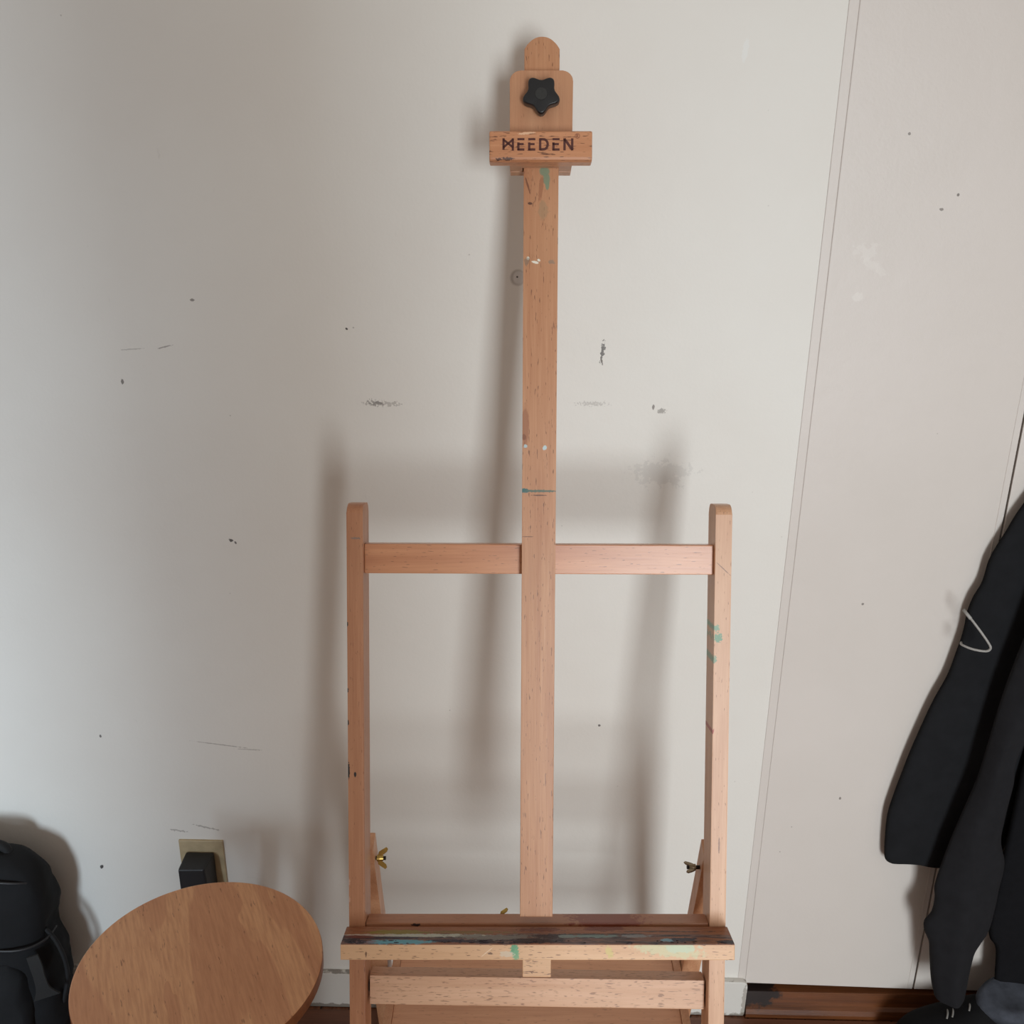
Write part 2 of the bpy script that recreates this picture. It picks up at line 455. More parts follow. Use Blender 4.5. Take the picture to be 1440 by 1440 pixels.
M_FLOOR = floor_wood()
M_THRESH = wood('worn_threshold_wood', 0, srgb(118, 70, 38), srgb(68, 38, 22),
                [((0.455, 0, 0.045), (0.045, 0, 0.020), srgb(28, 24, 24), 0.5, 60, 0.95)], rough=0.35)
M_BORDER = wood('floor_border_wood', 0, srgb(116, 72, 50), srgb(82, 50, 34), ())
M_DARK = plain('dark_gap', srgb(62, 44, 36), 0.9)
M_BLACK = plain('black_plastic', srgb(26, 27, 29), 0.36, var=0.15)
M_BLACK2 = plain('black_adapter_plastic', srgb(26, 27, 30), 0.5, var=0.15)
M_KCAP = plain('knob_cap_plastic', srgb(44, 44, 42), 0.6, var=0.5, ns=400)
M_BRASS = plain('brass', srgb(196, 164, 92), 0.3, 1.0, var=0.3, ns=120)
M_STEEL = plain('dark_steel', srgb(140, 122, 98), 0.4, 1.0, var=0.3, ns=120)
M_BOLT = plain('black_bolt', srgb(40, 32, 28), 0.5, 0.6)
M_BURN = plain('burnt_lettering', srgb(88, 42, 34), 0.6, var=0.35, ns=700)
M_RING = plain('faint_burnt_mark', srgb(158, 102, 74), 0.6, var=0.2, ns=700)
M_PLATEB = plain('beige_outlet_plate', srgb(186, 168, 134), 0.5, var=0.25, ns=40)
M_JACK = plain('black_cotton', srgb(28, 29, 32), 0.9, spec=0.2, var=0.25, ns=40, bump=0.15)
M_TROU = plain('charcoal_cotton', srgb(30, 30, 33), 0.92, spec=0.2, var=0.2, ns=50, bump=0.2)
M_COAT = plain('black_wool', srgb(20, 20, 23), 0.95, spec=0.15, var=0.2, ns=70, bump=0.2)
M_CORD = plain('grey_cord', srgb(168, 166, 162), 0.5, var=0.35, ns=900)
M_BAG = plain('black_nylon', srgb(16, 17, 20), 0.85, spec=0.35, var=0.35, ns=26, bump=0.4)
M_BAGD = plain('black_webbing', srgb(18, 18, 20), 0.8, var=0.3, ns=90)
M_WEB = plain('grey_webbing', srgb(38, 38, 38), 0.85, var=0.25, ns=300, stretch=(1, 1, 4))
M_ZIP = plain('zip_teeth', srgb(38, 38, 40), 0.5, var=0.3, ns=400)
M_SHOE = plain('black_shoe_upper', srgb(14, 14, 16), 0.85, spec=0.2, var=0.3, ns=60, bump=0.2)
M_SOLE = plain('shoe_sole', srgb(30, 30, 31), 0.7, var=0.2)
M_WELT = plain('pale_midsole', srgb(150, 146, 140), 0.6, var=0.2)
M_LACE = plain('pale_lace', srgb(140, 138, 134), 0.8, var=0.2)
M_GREY = plain('grey_suede', srgb(74, 78, 87), 0.9, spec=0.2, var=0.55, ns=34, bump=0.3)


# ------------------------------------------------------------------ object helpers
def link(name, bm, mat, parent=None, smooth=False, mats=None):
    me = bpy.data.meshes.new(name)
    bmesh.ops.recalc_face_normals(bm, faces=bm.faces[:])
    bm.to_mesh(me)
    bm.free()
    for m in (mats or [mat]):
        me.materials.append(m)
    if smooth:
        for p in me.polygons:
            p.use_smooth = True
    o = bpy.data.objects.new(name, me)
    COL.objects.link(o)
    if parent:
        o.parent = parent
    return o


def tag(o, label, cat, group=None):
    o['label'] = label
    o['category'] = cat
    if group:
        o['group'] = group
    return o


def structure(o):
    o['kind'] = 'structure'
    return o


def empty(name, loc=(0, 0, 0), mat=None):
    o = bpy.data.objects.new(name, None)
    o.empty_display_size = 0.05
    COL.objects.link(o)
    if mat is not None:
        o.matrix_world = mat
    else:
        o.location = loc
    return o


def bevel(bm, wd, seg=2, edges=None):
    bmesh.ops.bevel(bm, geom=edges or bm.edges[:], offset=wd, segments=seg, profile=0.6, affect='EDGES', clamp_overlap=True)


def hexa(pts, bw=0.0, seg=2, bm=None):
    """box from its 8 corners: bottom ring of 4, then top ring of 4"""
    b = bm or bmesh.new()
    vs = [b.verts.new(p) for p in pts]
    fs = []
    for q in ((3, 2, 1, 0), (4, 5, 6, 7), (0, 1, 5, 4), (1, 2, 6, 5), (2, 3, 7, 6), (3, 0, 4, 7)):
        fs.append(b.faces.new([vs[i] for i in q]))
    if bw:
        es = list({ed for f in fs for ed in f.edges})
        bevel(b, bw, seg, es)
    return b


def box(x0, x1, y0, y1, z0, z1, bw=0.0, seg=2, bm=None):
    return hexa([(x0, y0, z0), (x1, y0, z0), (x1, y1, z0), (x0, y1, z0),
                 (x0, y0, z1), (x1, y0, z1), (x1, y1, z1), (x0, y1, z1)], bw, seg, bm)


def ebox(u0, u1, v0, v1, w0, w1, bw=0.0008, bm=None):
    """box in the easel's own frame: u right, v down the posts, w towards the painter"""
    return box(u0, u1, -w1, -w0, ZF - v1, ZF - v0, bw, 2, bm)


def prism(outline, a, b, axis='y', bw=0.0, bm=None):
    """extrude a 2D outline between a and b along an axis"""
    m = bm or bmesh.new()

    def p(q, t):
        return {'y': (q[0], t, q[1]), 'x': (t, q[0], q[1]), 'z': (q[0], q[1], t)}[axis]
    r0 = [m.verts.new(p(q, a)) for q in outline]
    r1 = [m.verts.new(p(q, b)) for q in outline]
    n = len(outline)
    f0 = m.faces.new(r0)
    f1 = m.faces.new(r1[::-1])
    for i in range(n):
        m.faces.new((r0[i], r1[i], r1[(i + 1) % n], r0[(i + 1) % n]))
    if bw:
        es = list(set(f0.edges) | set(f1.edges))
        bevel(m, bw, 2, es)
    return m


def tube(path, r, seg=10, bm=None, closed=False):
    b = bm or bmesh.new()
    pts = [Vector(p) for p in path]
    n = len(pts)
    rings = []
    up = Vector((0.13, 0.31, 0.94))
    for i, p in enumerate(pts):
        t = (pts[min(i + 1, n - 1)] - pts[max(i - 1, 0)]).normalized()
        s = t.cross(up)
        if s.length < 1e-4:
            s = t.cross(Vector((1, 0, 0)))
        s.normalize()
        q = s.cross(t)
        rr = r[i] if isinstance(r, (list, tuple)) else r
        rings.append([b.verts.new(p + (s * math.cos(2 * PI * k / seg) + q * math.sin(2 * PI * k / seg)) * rr) for k in range(seg)])
    for a, c in zip(rings, rings[1:]):
        for k in range(seg):
            b.faces.new((a[k], a[(k + 1) % seg], c[(k + 1) % seg], c[k]))
    b.faces.new(rings[0][::-1])
    b.faces.new(rings[-1])
    return b


def spline(pts, n):
    """Catmull-Rom through points of any dimension"""
    out = []
    m = len(pts)
    for i in range(m - 1):
        p0, p1, p2, p3 = pts[max(i - 1, 0)], pts[i], pts[i + 1], pts[min(i + 2, m - 1)]
        for k in range(n):
            t = k / n
            out.append(tuple(0.5 * (2 * b + (c - a) * t + (2 * a - 5 * b + 4 * c - d) * t * t + (3 * b - a - 3 * c + d) * t ** 3)
                             for a, b, c, d in zip(p0, p1, p2, p3)))
    out.append(tuple(pts[-1]))
    return out


def rings_mesh(rings, bm=None, caps=True):
    b = bm or bmesh.new()
    vr = [[b.verts.new(p) for p in r] for r in rings]
    n = len(vr[0])
    for a, c in zip(vr, vr[1:]):
        for k in range(n):
            b.faces.new((a[k], a[(k + 1) % n], c[(k + 1) % n], c[k]))
    if caps:
        for r in (vr[0][::-1], vr[-1]):
            c = b.verts.new(sum((v.co for v in r), Vector()) / n)
            for k in range(n):
                b.faces.new((r[k], r[(k + 1) % n], c))
    return b


# ------------------------------------------------------------------ the room
WY = 1.52


def plane_box(name, x0, x1, y0, y1, z0, z1, mat, bw=0.0, seg=2):
    return structure(link(name, box(x0, x1, y0, y1, z0, z1, bw, seg), mat))


plane_box('floor', -3.2, 3.2, -4.2, WY + 0.10, -0.06, 0.0, M_FLOOR)
# the wall's origin lies on its painted face so the stains keep their places
def wall_obj(name, x0, x1, y0, y1, z0, z1, mat, bw=0.0):
    return structure(link(name, box(x0, x1, y0, y1, z0, z1, bw), mat))


wall_obj('wall_back', -3.2, 0.4165, WY, WY + 0.10, 0.0, 2.5, M_WALL)
wall_obj('wall_behind_closet', 0.4155, 3.2, WY + 0.045, WY + 0.10, 0.0, 2.5, M_DARK)
# added unseen wall behind the camera, blocks daylight to shade the left side
wall_obj('shadow_blocker_wall', -1.06, 0.240, -0.57, -0.45, 0.0, 2.5, M_WALL2)
# narrow painted jamb strip between wall and closet door
wall_obj('trim_1', 0.4166, 0.43095, WY - 0.0006, WY + 0.045, 0.066, 2.5, M_DOOR, 0.0011)
# baseboard with its rounded end next to the closet
bb = prism([(-3.2, 0.001), (0.431, 0.001), (0.4335, 0.006), (0.434, 0.072), (0.4325, 0.080), (0.426, 0.0845), (-3.2, 0.086)],
           WY - 0.012, WY + 0.0, 'y', 0.0018)
structure(link('baseboard_back', bb, M_BASE))
d1 = prism([(0.4310, 0.0725), (0.7510, 0.0662), (0.7510, 2.5), (0.4310, 2.5)], WY - 0.0005, WY + 0.03, 'y', 0.0014)
structure(link('door_1', d1, M_DOOR))
d2 = prism([(0.7540, 0.0660), (1.60, 0.062), (1.60, 2.5), (0.7540, 2.5)], WY - 0.0005, WY + 0.03, 'y', 0.0014)
structure(link('door_2', d2, M_DOOR))
# beading groove line along the door edge
gb = prism([(0.7405, 0.07), (0.7418, 0.07), (0.7418, 2.5), (0.7405, 2.5)], WY - 0.0013, WY + 0.002, 'y', 0.0003)
structure(link('trim_2', gb, M_DOOR))
th = prism([(WY - 0.016, 0.001), (WY - 0.0175, 0.012), (WY - 0.015, 0.022), (WY - 0.008, 0.027), (WY - 0.004, 0.056), (WY + 0.02, 0.060), (WY + 0.04, 0.060), (WY + 0.04, 0.001)],
           0.435, 1.7, 'x', 0.0)
structure(link('trim_3', th, M_THRESH))
plane_box('trim_4', -3.2, 1.7, WY - 0.075, WY - 0.019, 0.0005, 0.0030, M_BORDER, 0.001, 1)

# ------------------------------------------------------------------ the easel
AL, EY, TW, Z0 = math.radians(17.5), math.radians(-0.36), -0.009, 1.35
U0 = Vector((math.cos(EY), -math.sin(EY), 0))
Y0 = Vector((math.sin(EY), math.cos(EY), 0))
V0 = Vector((0, 0, -1)) * math.cos(AL) - Y0 * math.sin(AL)
N0 = -Y0 * math.cos(AL) + Vector((0, 0, 1)) * math.sin(AL)
EU = (U0 * math.cos(TW) + V0 * math.sin(TW)).normalized()
EV = (V0 * math.cos(TW) - U0 * math.sin(TW)).normalized()
BASE = F * Z0 + Vector((0, 0, CAM_H)) + EV * ZF
EM = Matrix(((EU.x, -N0.x, -EV.x, BASE.x), (EU.y, -N0.y, -EV.y, BASE.y), (EU.z, -N0.z, -EV.z, BASE.z), (0, 0, 0, 1)))
EMI = EM.inverted()
easel = empty('artist_easel', mat=EM)
tag(easel, 'paint-stained beech wood H-frame easel leaning back in front of the white wall', 'easel')


def L(p):
    return EMI @ Vector(p)


def world_hexa(pts, bw=0.0008):
    return hexa([L(p) for p in pts], bw)


def make_post(u0, u1, mat):
    # side outline: rounded over at the top front and back, cut level with the floor at the foot
    prof = []
    d = 0.052
    t = math.tan(AL)
    zf_front = 0.0 - 0.0
    top = ZF + 0.0075
    prof.append((0.0, 0.001))
    prof.append((0.0, ZF - 0.0025))
    for k in range(1, 7):
        a = PI / 2 * k / 6
        prof.append((0.016 - 0.016 * math.cos(a), ZF - 0.0025 + 0.0125 * math.sin(a)))
    for k in range(0, 7):
        a = PI / 2 * k / 6
        prof.append((d - 0.012 + 0.012 * math.sin(a), ZF - 0.0025 + 0.0125 * math.cos(a)))
    prof.append((d, 0.001 + d * t * 1.0))
    # the foot follows the floor: deeper at the back because the post leans
    b = bmesh.new()
    r0 = [b.verts.new((u0, q[0], q[1])) for q in prof]
    r1 = [b.verts.new((u1, q[0], q[1])) for q in prof]
    n = len(prof)
    f0 = b.faces.new(r0)
    f1 = b.faces.new(r1[::-1])
    for i in range(n):
        b.faces.new((r0[i], r1[i], r1[(i + 1) % n], r0[(i + 1) % n]))
    bevel(b, 0.0016, 2, list(set(f0.edges) | set(f1.edges)))
    return b


pl = link('post', make_post(-0.2185, -0.1968, M_POST_L), M_POST_L, easel)
pr_ = link('post', make_post(0.2680, 0.2896, M_POST_R), M_POST_R, easel)
pr_['label'] = 'pale sunlit post with green paint dabs'
link('crossbar', ebox(-0.1966, 0.2679, 0.0440, 0.0835, -0.034, -0.012, 0.0012), M_BAR, easel)

# mast: long flat lath with a rounded head
mz = lambda v: ZF - v
arc = []
uc, ur, vs, rise = 0.0365, 0.0225, -0.5920, 0.0150
for k in range(17):
    t = -1 + 2 * k / 16
    arc.append((uc + ur * t, mz(vs) + rise * (1 - abs(t) ** 2.3)))
outline = [(0.0135, mz(-0.30)), (0.0125, mz(0.544)), (0.0562, mz(0.544)), (0.0580, mz(-0.30))] + arc[::-1]
link('mast', prism(outline, -0.0065, 0.0110, 'y', 0.0010), M_MAST, easel)
# clamp at the head of the mast
cl = [(-0.0040, mz(-0.4425)), (0.0748, mz(-0.4425))]
for k in range(7):
    a = PI / 2 * k / 6
    cl.append((0.0758 - 0.013 + 0.013 * math.cos(a), mz(-0.5610) - 0.013 + 0.013 * math.sin(a)))
for k in range(7):
    a = PI / 2 + PI / 2 * k / 6
    cl.append((-0.0044 + 0.013 + 0.013 * math.cos(a), mz(-0.5610) - 0.013 + 0.013 * math.sin(a)))
plate = link('clamp_plate', prism(cl, -0.0180, -0.0070, 'y', 0.0012), M_PLATE, easel)
plate2 = link('clamp_back_plate', ebox(-0.0040, 0.0750, -0.555, -0.4425, -0.030, -0.0118, 0.0012), M_PLATE, easel)
for u0, u1 in ((-0.0040, 0.0122), (0.0584, 0.0750)):
    link('clamp_cheek', ebox(u0, u1, -0.552, -0.4430, -0.0118, 0.0070, 0.0006), M_PLATE, easel)
blk = bmesh.new()
bp = [(-0.0185, mz(-0.4790)), (-0.0385, mz(-0.4795)), (-0.0400, mz(-0.4780)), (-0.0400, mz(-0.4475)), (-0.0385, mz(-0.4445)), (-0.0340, mz(-0.4425)), (-0.0185, mz(-0.4425))]
block = link('clamp_block', prism(bp, -0.0296, 0.0992, 'x', 0.0020), M_BLOCK, easel)

# burnt lettering on the clamp block
LS = 0.1471e-3


def lp(zx, zy):
    return (-0.0296 + (zx - 165) * LS, ZF - (-0.4795 + (zy - 925) * LS))


def stroke(bm, a, b, wd=15.0):
    A, B = Vector(a), Vector(b)
    d = (B - A).normalized()
    n = Vector((-d.y, d.x)) * wd * 0.62
    q = [A + n, B + n, B - n, A - n]
    prism([lp(*p) for p in q], -0.04035, -0.0396, 'y', bm=bm)


lt = bmesh.new()
T, B_ = 988, 1088
m0, m1 = 287, 366                                   # first letter: two stems joined by a crossing
stroke(lt, (m0, T), (m0, B_ - 4)); stroke(lt, (m1, T), (m1, B_ + 2))
stroke(lt, (m0 - 4, T + 8), (m1 + 2, T + 76), 14); stroke(lt, (m1 + 4, T + 8), (m0 - 2, T + 76), 14)
for x0, x1 in ((405, 464), (497, 557), (703, 763)):  # letters with a separate top bar
    stroke(lt, (x0, T + 7), (x1, T + 7), 14)
    stroke(lt, (x0 + 8, T + 34), (x0 + 8, B_), 16)
    stroke(lt, (x0, T + 48), (x1 - 6, T + 48), 14)
    stroke(lt, (x0, B_ - 7), (x1, B_ - 7), 15)
stroke(lt, (598, T), (598, B_), 16)
dpts = [(598, T + 8), (628, T + 8)] + [(628 + 34 * math.sin(a), T + 50 - 42 * math.cos(a)) for a in [PI * k / 12 for k in range(1, 12)]] + [(628, B_ - 8), (598, B_ - 8)]
for a, b in zip(dpts, dpts[1:]):
    stroke(lt, a, b, 16)
stroke(lt, (805, T), (805, B_), 16); stroke(lt, (870, T), (870, B_), 16); stroke(lt, (803, T + 4), (872, B_ - 4), 17)
link('lettering', lt, M_BURN, block)
rg = bmesh.new()
cx, cy = 914, 968
ring = [(cx + 19 * math.cos(2 * PI * k / 20), cy + 19 * math.sin(2 * PI * k / 20)) for k in range(21)]
for a, b in zip(ring, ring[1:]):
    stroke(rg, a, b, 4)
stroke(rg, (907, 957), (907, 980), 4); stroke(rg, (907, 958), (918, 959), 4); stroke(rg, (918, 959), (919, 967), 4)
stroke(rg, (919, 967), (908, 969), 4); stroke(rg, (911, 969), (921, 980), 4)
link('registered_mark', rg, M_RING, block)

# five-lobed clamp knob
kc = Vector((0.0352, 0, ZF + 0.5250))


def star(rad, y):
    pts = []
    for k in range(100):
        a = 2 * PI * k / 100
        c = 0.5 + 0.5 * math.cos(5 * (a + PI / 2))
        rr = rad * (0.735 + 0.265 * c ** 1.25)
        pts.append((kc.x + rr * math.cos(a), y, kc.z + rr * math.sin(a)))
    return pts


KR = 0.0240
kb = rings_mesh([star(KR * 0.90, -0.0230), star(KR * 0.97, -0.0240), star(KR, -0.0262), star(KR * 1.01, -0.0340), star(KR, -0.0370),
                 star(KR * 0.96, -0.0387), star(KR * 0.90, -0.0394)])
knob = link('clamp_knob', kb, M_BLACK, easel, True)
knob.modifiers.new('n', 'WEIGHTED_NORMAL')
knob['label'] = 'black five-lobed plastic knob'
cyl = lambda c, r0, r1, y0, y1, n=32: rings_mesh([[(c.x + r * math.cos(2 * PI * k / n), y, c.z + r * math.sin(2 * PI * k / n)) for k in range(n)] for r, y in ((r0, y0), (r1, y1))])
link('knob_cap', cyl(kc, 0.0078, 0.0074, -0.0385, -0.0400), M_KCAP, knob)
link('knob_stem', cyl(kc, 0.0085, 0.0085, -0.0170, -0.0240), M_BLACK, knob)

# rail the mast slides through, the paint tray and the lower parts
TA = math.radians(-0.42)      # the tray hangs a little higher on its right-hand side


def tilted(bm, cu=0.035, cv=0.565):
    c = Vector((cu, 0, ZF - cv))
    bmesh.ops.rotate(bm, cent=c, matrix=Matrix.Rotation(TA, 3, 'Y'), verts=bm.verts[:])
    return bm


link('slide_rail', tilted(ebox(-0.1964, 0.2677, 0.5572, 0.5700, -0.032, -0.0035, 0.0014)), M_RAIL, easel)
tray_root = link('paint_tray', tilted(ebox(-0.2215, 0.2918, 0.5610, 0.5815, 0.0008, 0.0500, 0.0010)), M_TRAY, easel)
tray_root['label'] = 'canvas ledge crusted with dried oil paint along its top'
tt = tilted(ebox(-0.2212, 0.2915, 0.5600, 0.5612, 0.0010, 0.0497, 0.0004))
bmesh.ops.subdivide_edges(tt, edges=tt.edges[:], cuts=0)
link('paint_crust', tt, M_PAINT, tray_root)
# raised lumps of dried paint along the front lip
lm = bmesh.new()
for k in range(70):
    u = random.choice([random.uniform(-0.215, -0.19), random.uniform(-0.09, 0.08), random.uniform(0.19, 0.29), random.uniform(-0.2, 0.28)])
    y = -random.uniform(0.040, 0.0490)
    r = random.uniform(0.0008, 0.0021)
    res = bmesh.ops.create_icosphere(lm, subdivisions=1, radius=r)
    bmesh.ops.scale(lm, vec=(random.uniform(1, 3), 0.8, 0.55), verts=res['verts'])
    zz = ZF - 0.5600 + math.tan(-TA) * (u - 0.035)
    bmesh.ops.translate(lm, vec=(u, y, zz), verts=res['verts'])
lump = link('paint_lumps', lm, plain('dark_dried_paint', srgb(58, 46, 54), 0.4, var=0.6, ns=90), tray_root, True)
lump['kind'] = 'stuff'
link('mast_tongue', ebox(0.0162, 0.0550, 0.5700, 0.6362, -0.0260, -0.0100, 0.0010), M_TRAY, easel)
lb = bmesh.new()
b_ = ebox(-0.1940, 0.2660, 0.6425, 0.6835, -0.0450, -0.0200, 0.0012)
bmesh.ops.rotate(b_, cent=Vector((0.035, 0, ZF - 0.66)), matrix=Matrix.Rotation(math.radians(0.45), 3, 'Y'), verts=b_.verts[:])
link('lower_bar', b_, M_LOW, easel)
link('bar_dowel', ebox(-0.1972, -0.1930, 0.655, 0.667, -0.038, -0.028, 0.0), M_BOLT, easel)
link('bar_dowel', ebox(0.2650, 0.2690, 0.655, 0.667, -0.038, -0.028, 0.0), M_BOLT, easel)


# rear struts: hinge behind the posts, run down towards the wall
def strut(x0, x1):
    # world profile in Y,Z
    top = Vector((1.168, 0.655)); d = Vector((0.284, -1.0)).normalized(); n = Vector((1.0, 0.284)).normalized()
    wth = 0.030
    a = top
    ln = (0.655 - 0.002) / -d.y
    p0, p1 = a, a + n * wth
    ln2 = (p1.y - 0.002) / -d.y
    q0, q1 = a + d * ln, p1 + d * ln2
    return world_hexa([(x0, q0.x, q0.y), (x1, q0.x, q0.y), (x1, q1.x, q1.y), (x0, q1.x, q1.y),
                       (x0, p0.x, p0.y), (x1, p0.x, p0.y), (x1, p1.x, p1.y), (x0, p1.x, p1.y)], 0.0012)


link('rear_leg', strut(-0.2370, -0.2090), M_STRUT, easel)
link('rear_leg', strut(0.2540, 0.2815), M_STRUT, easel)


def wing_nut(name, c, sgn, mat, spin, parent=easel, sc_=1.0):
    """butterfly nut on a short bolt; its axis lies along u"""
    c = Vector(c)
    n = link(name, tube([c, c + Vector((sgn * 0.004, 0, 0)), c + Vector((sgn * 0.009, 0, 0))], [0.0048 * sc_, 0.0046 * sc_, 0.0038 * sc_], 14), mat, parent, False)
    for s in (-1, 1):
        b = bmesh.new()
        ca, sa = math.cos(spin), math.sin(spin)
        prof = [(0.003, 0.001), (0.0035, 0.0068), (0.0085, 0.0135), (0.0125, 0.0150), (0.0150, 0.0125), (0.0115, 0.0065), (0.0085, 0.002)]
        r0, r1 = [], []
        for r_, ax in prof:
            for t, lst in ((-0.0011, r0), (0.0011, r1)):
                y = s * r_ * ca - t * sa
                z = s * r_ * sa + t * ca
                lst.append(b.verts.new(c + Vector((sgn * ax, y, z)) * sc_))
        f0 = b.faces.new(r0); f1 = b.faces.new(r1[::-1])
        for i in range(len(prof)):
            j = (i + 1) % len(prof)
            b.faces.new((r0[i], r1[i], r1[j], r0[j]))
        bevel(b, 0.0004, 1, list(set(f0.edges) | set(f1.edges)))
        link('wing', b, mat, n)
    link('bolt', tube([c - Vector((sgn * 0.012, 0, 0)), c + Vector((sgn * 0.0125, 0, 0))], 0.0028 * sc_, 12), M_BOLT, n)
    return n


nl = L((-0.2070, 1.1890, 0.6250)); nr = L((0.2480, 1.1890, 0.6200))
wl = wing_nut('wing_nut', nl, 1, M_BRASS, math.radians(62))
wl['label'] = 'shiny brass wing nut'
wing_nut('wing_nut', nr, -1, M_STEEL, math.radians(8))
wing_nut('mast_wing_nut', Vector((-0.016, 0.036, ZF - 0.5640)), 1, M_BRASS, math.radians(70), sc_=0.8)

# storage shelf between the legs
sh = link('shelf', world_hexa([(-0.1890, 0.985, 0.3590), (0.2405, 0.985, 0.3590), (0.2405, 1.310, 0.3590), (-0.1890, 1.310, 0.3590),
                               (-0.1890, 0.985, 0.3675), (0.2405, 0.985, 0.3675), (0.2405, 1.310, 0.3675), (-0.1890, 1.310, 0.3675)], 0.0008), M_SHELF, easel)
for x0, x1 in ((-0.2015, -0.1892), (0.2407, 0.2530)):
    link('shelf_rail', world_hexa([(x0, 0.975, 0.3480), (x1, 0.975, 0.3480), (x1, 1.312, 0.3480), (x0, 1.312, 0.3480),
                                   (x0, 0.975, 0.3705), (x1, 0.975, 0.3705), (x1, 1.312, 0.3705), (x0, 1.312, 0.3705)], 0.001), M_STRUT, sh)
for x0, x1 in ((-0.2150, -0.2000), (0.2520, 0.2580)):
    link('shelf_bolt', tube([L((x0, 1.03, 0.358)), L((x1, 1.03, 0.358))], 0.003, 10), M_BOLT, sh)

# ------------------------------------------------------------------ the stool
SX, SY, SZ, SR = -0.4727, 1.1624, 0.445, 0.1799
stool = empty('stool', (SX, SY, 0))
tag(stool, 'round plywood-topped wooden stool in front of the wall outlet', 'stool')


def disc(prof, n=96):
    return rings_mesh([[(r * math.cos(2 * PI * k / n), r * math.sin(2 * PI * k / n), z) for k in range(n)] for r, z in prof])


st_ = link('seat', disc([(SR - 0.004, SZ - 0.022), (SR - 0.0005, SZ - 0.0195), (SR - 0.0005, SZ - 0.003), (SR - 0.0012, SZ - 0.0010), (SR - 0.003, SZ)]), M_SEAT, stool, False)
st_.data.materials.append(M_EDGE)
st_.rotation_euler = (0, 0, math.radians(26))
for p in st_.data.polygons:
    if abs(p.normal.z) < 0.5:
        p.material_index = 1
link('seat_block', box(-0.10, 0.10, -0.10, 0.10, SZ - 0.040, SZ - 0.022, 0.003), M_LEGW, stool)
for a in (45, 135, 225, 315):
    ca, sa = math.cos(math.radians(a)), math.sin(math.radians(a))
    link('leg', tube([(0.155 * ca, 0.155 * sa, 0.0), (0.14 * ca, 0.14 * sa, 0.15), (0.105 * ca, 0.105 * sa, SZ - 0.030)], [0.011, 0.014, 0.015], 14), M_LEGW, stool, True)
for i in range(4):
    a0, a1 = math.radians(45 + 90 * i), math.radians(135 + 90 * i)
    link('rung', tube([(0.138 * math.cos(a0), 0.138 * math.sin(a0), 0.16), (0.138 * math.cos(a1), 0.138 * math.sin(a1), 0.16)], 0.008, 10), M_LEGW, stool, True)

# ------------------------------------------------------------------ outlet and plug adapter
outlet = link('wall_outlet', box(-0.6255, -0.5445, WY - 0.0045, WY + 0.001, 0.262, 0.3835, 0.0016), M_PLATEB)
tag(outlet, 'grubby beige outlet plate set in the wall behind the stool', 'outlet')
for z in (0.298, 0.345):
    link('socket', prism([(-0.585 + 0.016 * math.cos(2 * PI * k / 20), z + 0.013 * math.sin(2 * PI * k / 20)) for k in range(20)], WY - 0.0056, WY - 0.0040, 'y'), M_PLATEB, outlet)
ad = empty('plug_adapter', (-0.587, WY - 0.005, 0.33))
tag(ad, 'black power adapter plugged into the beige wall outlet', 'adapter')
bx = hexa([(-0.026, -0.001, -0.052), (0.026, -0.001, -0.052), (0.026, -0.046, -0.052), (-0.027, -0.046, -0.052),
           (-0.026, -0.001, 0.030), (0.026, -0.001, 0.030), (0.020, -0.046, 0.029), (-0.027, -0.046, 0.027)], 0.003)
link('body', bx, M_BLACK2, ad)
link('cable', tube(spline([(0.0, -0.035, -0.050), (0.0, -0.036, -0.10), (0.02, -0.045, -0.20), (0.04, -0.06, -0.29), (0.07, -0.09, -0.3265), (0.03, -0.16, -0.3265), (-0.05, -0.21, -0.3265)], 8), 0.0025, 8), M_BLACK2, ad, True)


# ------------------------------------------------------------------ hanging clothes on the right
def cloth(rows, d0, d1, nfold, amp, seed, nf=44, nb=12, per=8, edge=0.6):
    """hanging garment: rows of (z, left x, right x), front and back depth in front of the wall"""
    rows = spline(rows, per)
    rings = []
    zmax, zmin = rows[0][0], rows[-1][0]
    for (z, xl, xr) in rows:
        f = (zmax - z) / max(zmax - zmin, 1e-6)
        ring = []
        for k in range(nf + 1):
            t = k / nf
            x = xl + (xr - xl) * t
            env = max(math.sin(PI * min(max(t, 0.0), 1.0)), 0) ** edge
            fold = math.sin(t * nfold * 2 * PI + seed + 1.6 * math.sin(2.2 * f * PI + seed)) * 0.6
            fold += mnoise.noise(Vector((x * 14 + seed, z * 5, seed))) * 1.0
            fold += mnoise.noise(Vector((x * 40 + seed, z * 16, seed * 2))) * 0.35
            dd = d0 + (d1 - d0) * env + amp * fold * (0.25 + 0.75 * env) * (0.35 + 0.65 * min(1, f * 2))
            ring.append((x, WY - max(dd, d0 + 0.001), z))
        for k in range(1, nb):
            t = 1 - k / nb
            x = xl + (xr - xl) * t
            ring.append((x, WY - d0 + 0.006 * math.sin(PI * t) ** 0.5, z))
        rings.append(ring)
    return rings_mesh(rings)


